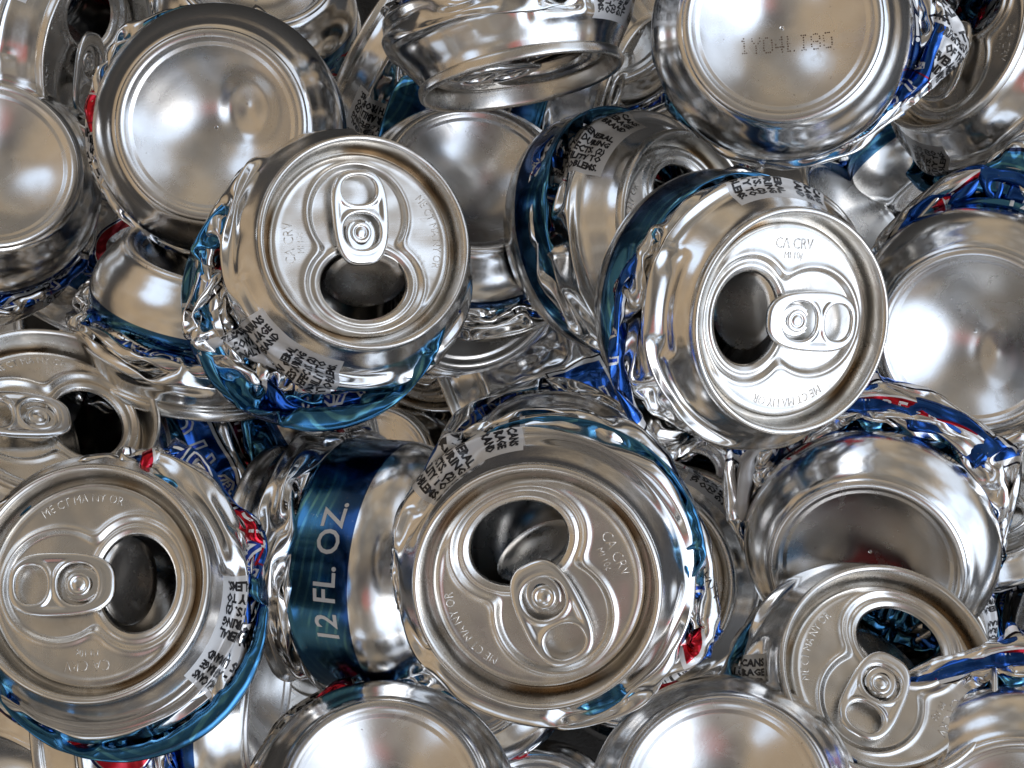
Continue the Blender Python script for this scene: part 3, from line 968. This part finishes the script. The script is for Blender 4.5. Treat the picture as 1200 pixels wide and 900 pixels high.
CANS = [
    L('open can up left of centre, tab upright above its opening, warning text below its rim', 'A', 429, 283, 259, 20, 35, open=-84, flap=(42, 24), tab=4),
    L('open can with bright white lid, opening to the left, right of centre, wrinkled silver side', 'B', 931, 377, 270, 33, -10, open=178, flap=(55, -14), tab=3),
    L('largest open can, bottom centre, tab slanting down right, warning print above its rim', 'C', 628, 690, 297, 15, -115, open=117, flap=(60, -10), tab=3),
    L('large tan open can, lower left, opening to the right, warning strip on its right side', 'D', 104, 682, 284, 14, 150, open=2, flap=(50, 14), tab=4),
    L('tan open can at the left edge, partly under the large lower left can', 'g1', 62, 478, 256, 42, 75, open=0, flap=(55, 10), tab=3),
    L('open can at lower right, tab slanting up right, overlapping a grey can bottom', 'F', 1043, 784, 264, 25, 48, open=63, flap=(40, 10), tab=3),
    L('dark open can at the top left, its tab upright, half behind the dimpled can bottom', 'g2', 118, 62, 222, 56, -12, open=80, tab=4),
    Bs('can bottom at upper left with a dimple in its shiny dome', 'g3', 247, 146, 224, 9, 150, 'dent', spin=60),
    Bs('can bottom cut by the left edge, pale plain dome with blue wall beneath', 'g1', -14, 190, 212, 24, 75, 'soft', spin=10),
    Bs('large can bottom at top right printed with a dotted date code', 'J', 917, 26, 234, 8, 85, 'date', show=(23, 0, 0)),
    Bs('dull grey can bottom above centre, under the can with its lid turned down', 'g1', 556, 207, 208, 36, 80, 'soft', spin=100),
    L('silver can lying on its side at top centre with its lid turned down', 'L', 612, 98, 244, 77, -79, open=0, tab=3, show=(62, 0, 1)),
    L('can on its side right of centre, warning print on top, blue band at its left', 'M', 812, 270, 242, 50, 10, open=82, tab=3, show=(23, 90, 0.5)),
    Bs('can on its side at lower middle with a blue band reading 12 FL. OZ.', 'N', 532, 672, 224, 64, -6, 'plain', show=(112, 0, 1)),
    Bs('can bottom at the right edge with a dented dome, below blue foil', 'O', 1140, 400, 222, 15, -105, 'dent2', show=(-200 / 360 * CIRC, 80, 0)),
    Bs('grey can bottom at right under a folded blue and red strip of its wall', 'P', 1016, 668, 228, 27, -100, 'plain', show=(62, 90, 0)),
    Bs('can bottom cut by the lower edge, left of centre, bright pale dome', 'g3', 449, 938, 242, 12, 95, 'soft', spin=0),
    Bs('can bottom cut by the lower edge, right of centre, dark dome', 'g1', 848, 935, 248, 12, 95, 'plain', spin=90),
    Bs('dark can bottom mostly hidden behind the top of the largest open can', 'g1', 655, 575, 200, 12, 75, 'soft', spin=250),
    L('can behind the largest open can, only its lid rim showing on the right', 'g3', 744, 682, 236, 15, -140, open=20, show=(23, 40, 0)),
    Bs('shiny can under the tan lower left can, smooth silver lower wall showing', 'g4', 318, 815, 200, 76, -6, 'plain', spin=0),
    Bs('can on its side left of centre with a straight blue waved band round it', 'g1', 258, 290, 218, 68, 84, 'soft', show=(60, 0, 1)),
    Bs('slanting can below the upright tab can, blue waved band across it', 'g5', 398, 444, 205, 76, 26, 'plain', show=(60, 0, 1)),
    L('can in the top right corner with its tab seen inside a wide dark lid', 'g2', 1108, 40, 236, 48, 152, open=75, spin=120),
    Bs('crumpled can with blue and printed foil between the white lid and date code cans', 'g2', 1010, 255, 190, 70, 40, 'plain', show=(40, 0, 1)),
    Bs('crumpled dark blue can at the right edge above the dented can bottom', 'g4', 1130, 200, 185, 78, -60, 'plain', spin=30),
    Bs('can at the right edge near the bottom with blue lettering on its wall', 'g4', 1225, 730, 208, 70, 165, 'plain', show=(62, 0, 1)),
    Bs('can bottom in the bottom right corner under a fold of its crumpled wall', 'P', 1198, 978, 240, 26, -85, 'plain', show=(62, 95, 0)),
    L('dark blue can in the shaded gap just above the largest open can', 'g5', 520, 440, 190, 95, 200, open=0, show=(112, 0, 1)),
    Bs('dark can deep in the gap left of the can with the warning print on top', 'g1', 560, 350, 200, 35, -60, spin=10),
    Bs('can in the bottom left corner showing crumpled blue foil', 'g2', 40, 925, 190, 70, 230, 'plain', spin=0),
    L('can with red and blue print between the dimpled can bottom and top centre can', 'g2', 430, 50, 200, 98, 150, open=0, show=(55, 0, 1)),
    L('can in the gap left of the date code can bottom', 'g1', 745, 110, 190, 70, -20, open=0, spin=300),
    Bs('crumpled can with red and blue foil at the bottom between two can bottoms', 'g4', 650, 930, 190, 80, 70, 'plain', spin=300),
    Bs('can in the top left corner, blue edge showing', 'g1', 10, 10, 190, 60, 120, 'plain', spin=30),
    Bs('can at the top edge behind the dimpled can bottom', 'g3', 300, -30, 180, 50, 90, spin=80),
    Bs('can on its side at the left edge between the pale dome and tan lid', 'g4', 10, 350, 190, 92, 240, 'plain', spin=200),
]
rnd = random.Random(3)
for s in CANS: can(s)

# deeper layer: only glimpsed in the gaps
k = 0
for gy in range(6):
    for gx in range(8):
        cx = -30 + gx * 186 + (gy % 2) * 90 + rnd.uniform(-20, 20); cy = 0 + gy * 190 + rnd.uniform(-20, 20)
        f = rnd.choice((L, Bs))
        s = f('can glimpsed deep in the dark gaps under the heap', rnd.choice(['g1', 'g2', 'g3']), cx, cy,
              (189 if f is L else 171) + rnd.uniform(-4, 4), rnd.uniform(5, 50), rnd.uniform(0, 360), spin=rnd.uniform(0, 360))
        if f is L: s['open'] = rnd.uniform(0, 360)
        can(s); k += 1

# ------------------------------------------------------------------ ground under the heap
def mat_ground():
    m, nt, bs = material('dark concrete')
    v, _ = objvec(); n = noise(v, 60, 5, .6); n2 = noise(v, 900, 3, .6)
    link(mixc(n.step(.3, .7), (.05, .048, .045), (.025, .024, .022)), bs.inputs['Base Color'])
    bs.inputs['Roughness'].default_value = .85
    bump(nt, bs, n2, .5, .001)
    return m


g = 1500
me = new_mesh('ground', [(-g, -g, 0), (g, -g, 0), (g, g, 0), (-g, g, 0)], [[[0, 1, 2, 3]]], [mat_ground()], False)
go = obj('ground', me); go.location = (0, 0, -.27); go['kind'] = 'structure'
print('done', round(time.time() - T0, 1), 'cans', len(CANS) + k)
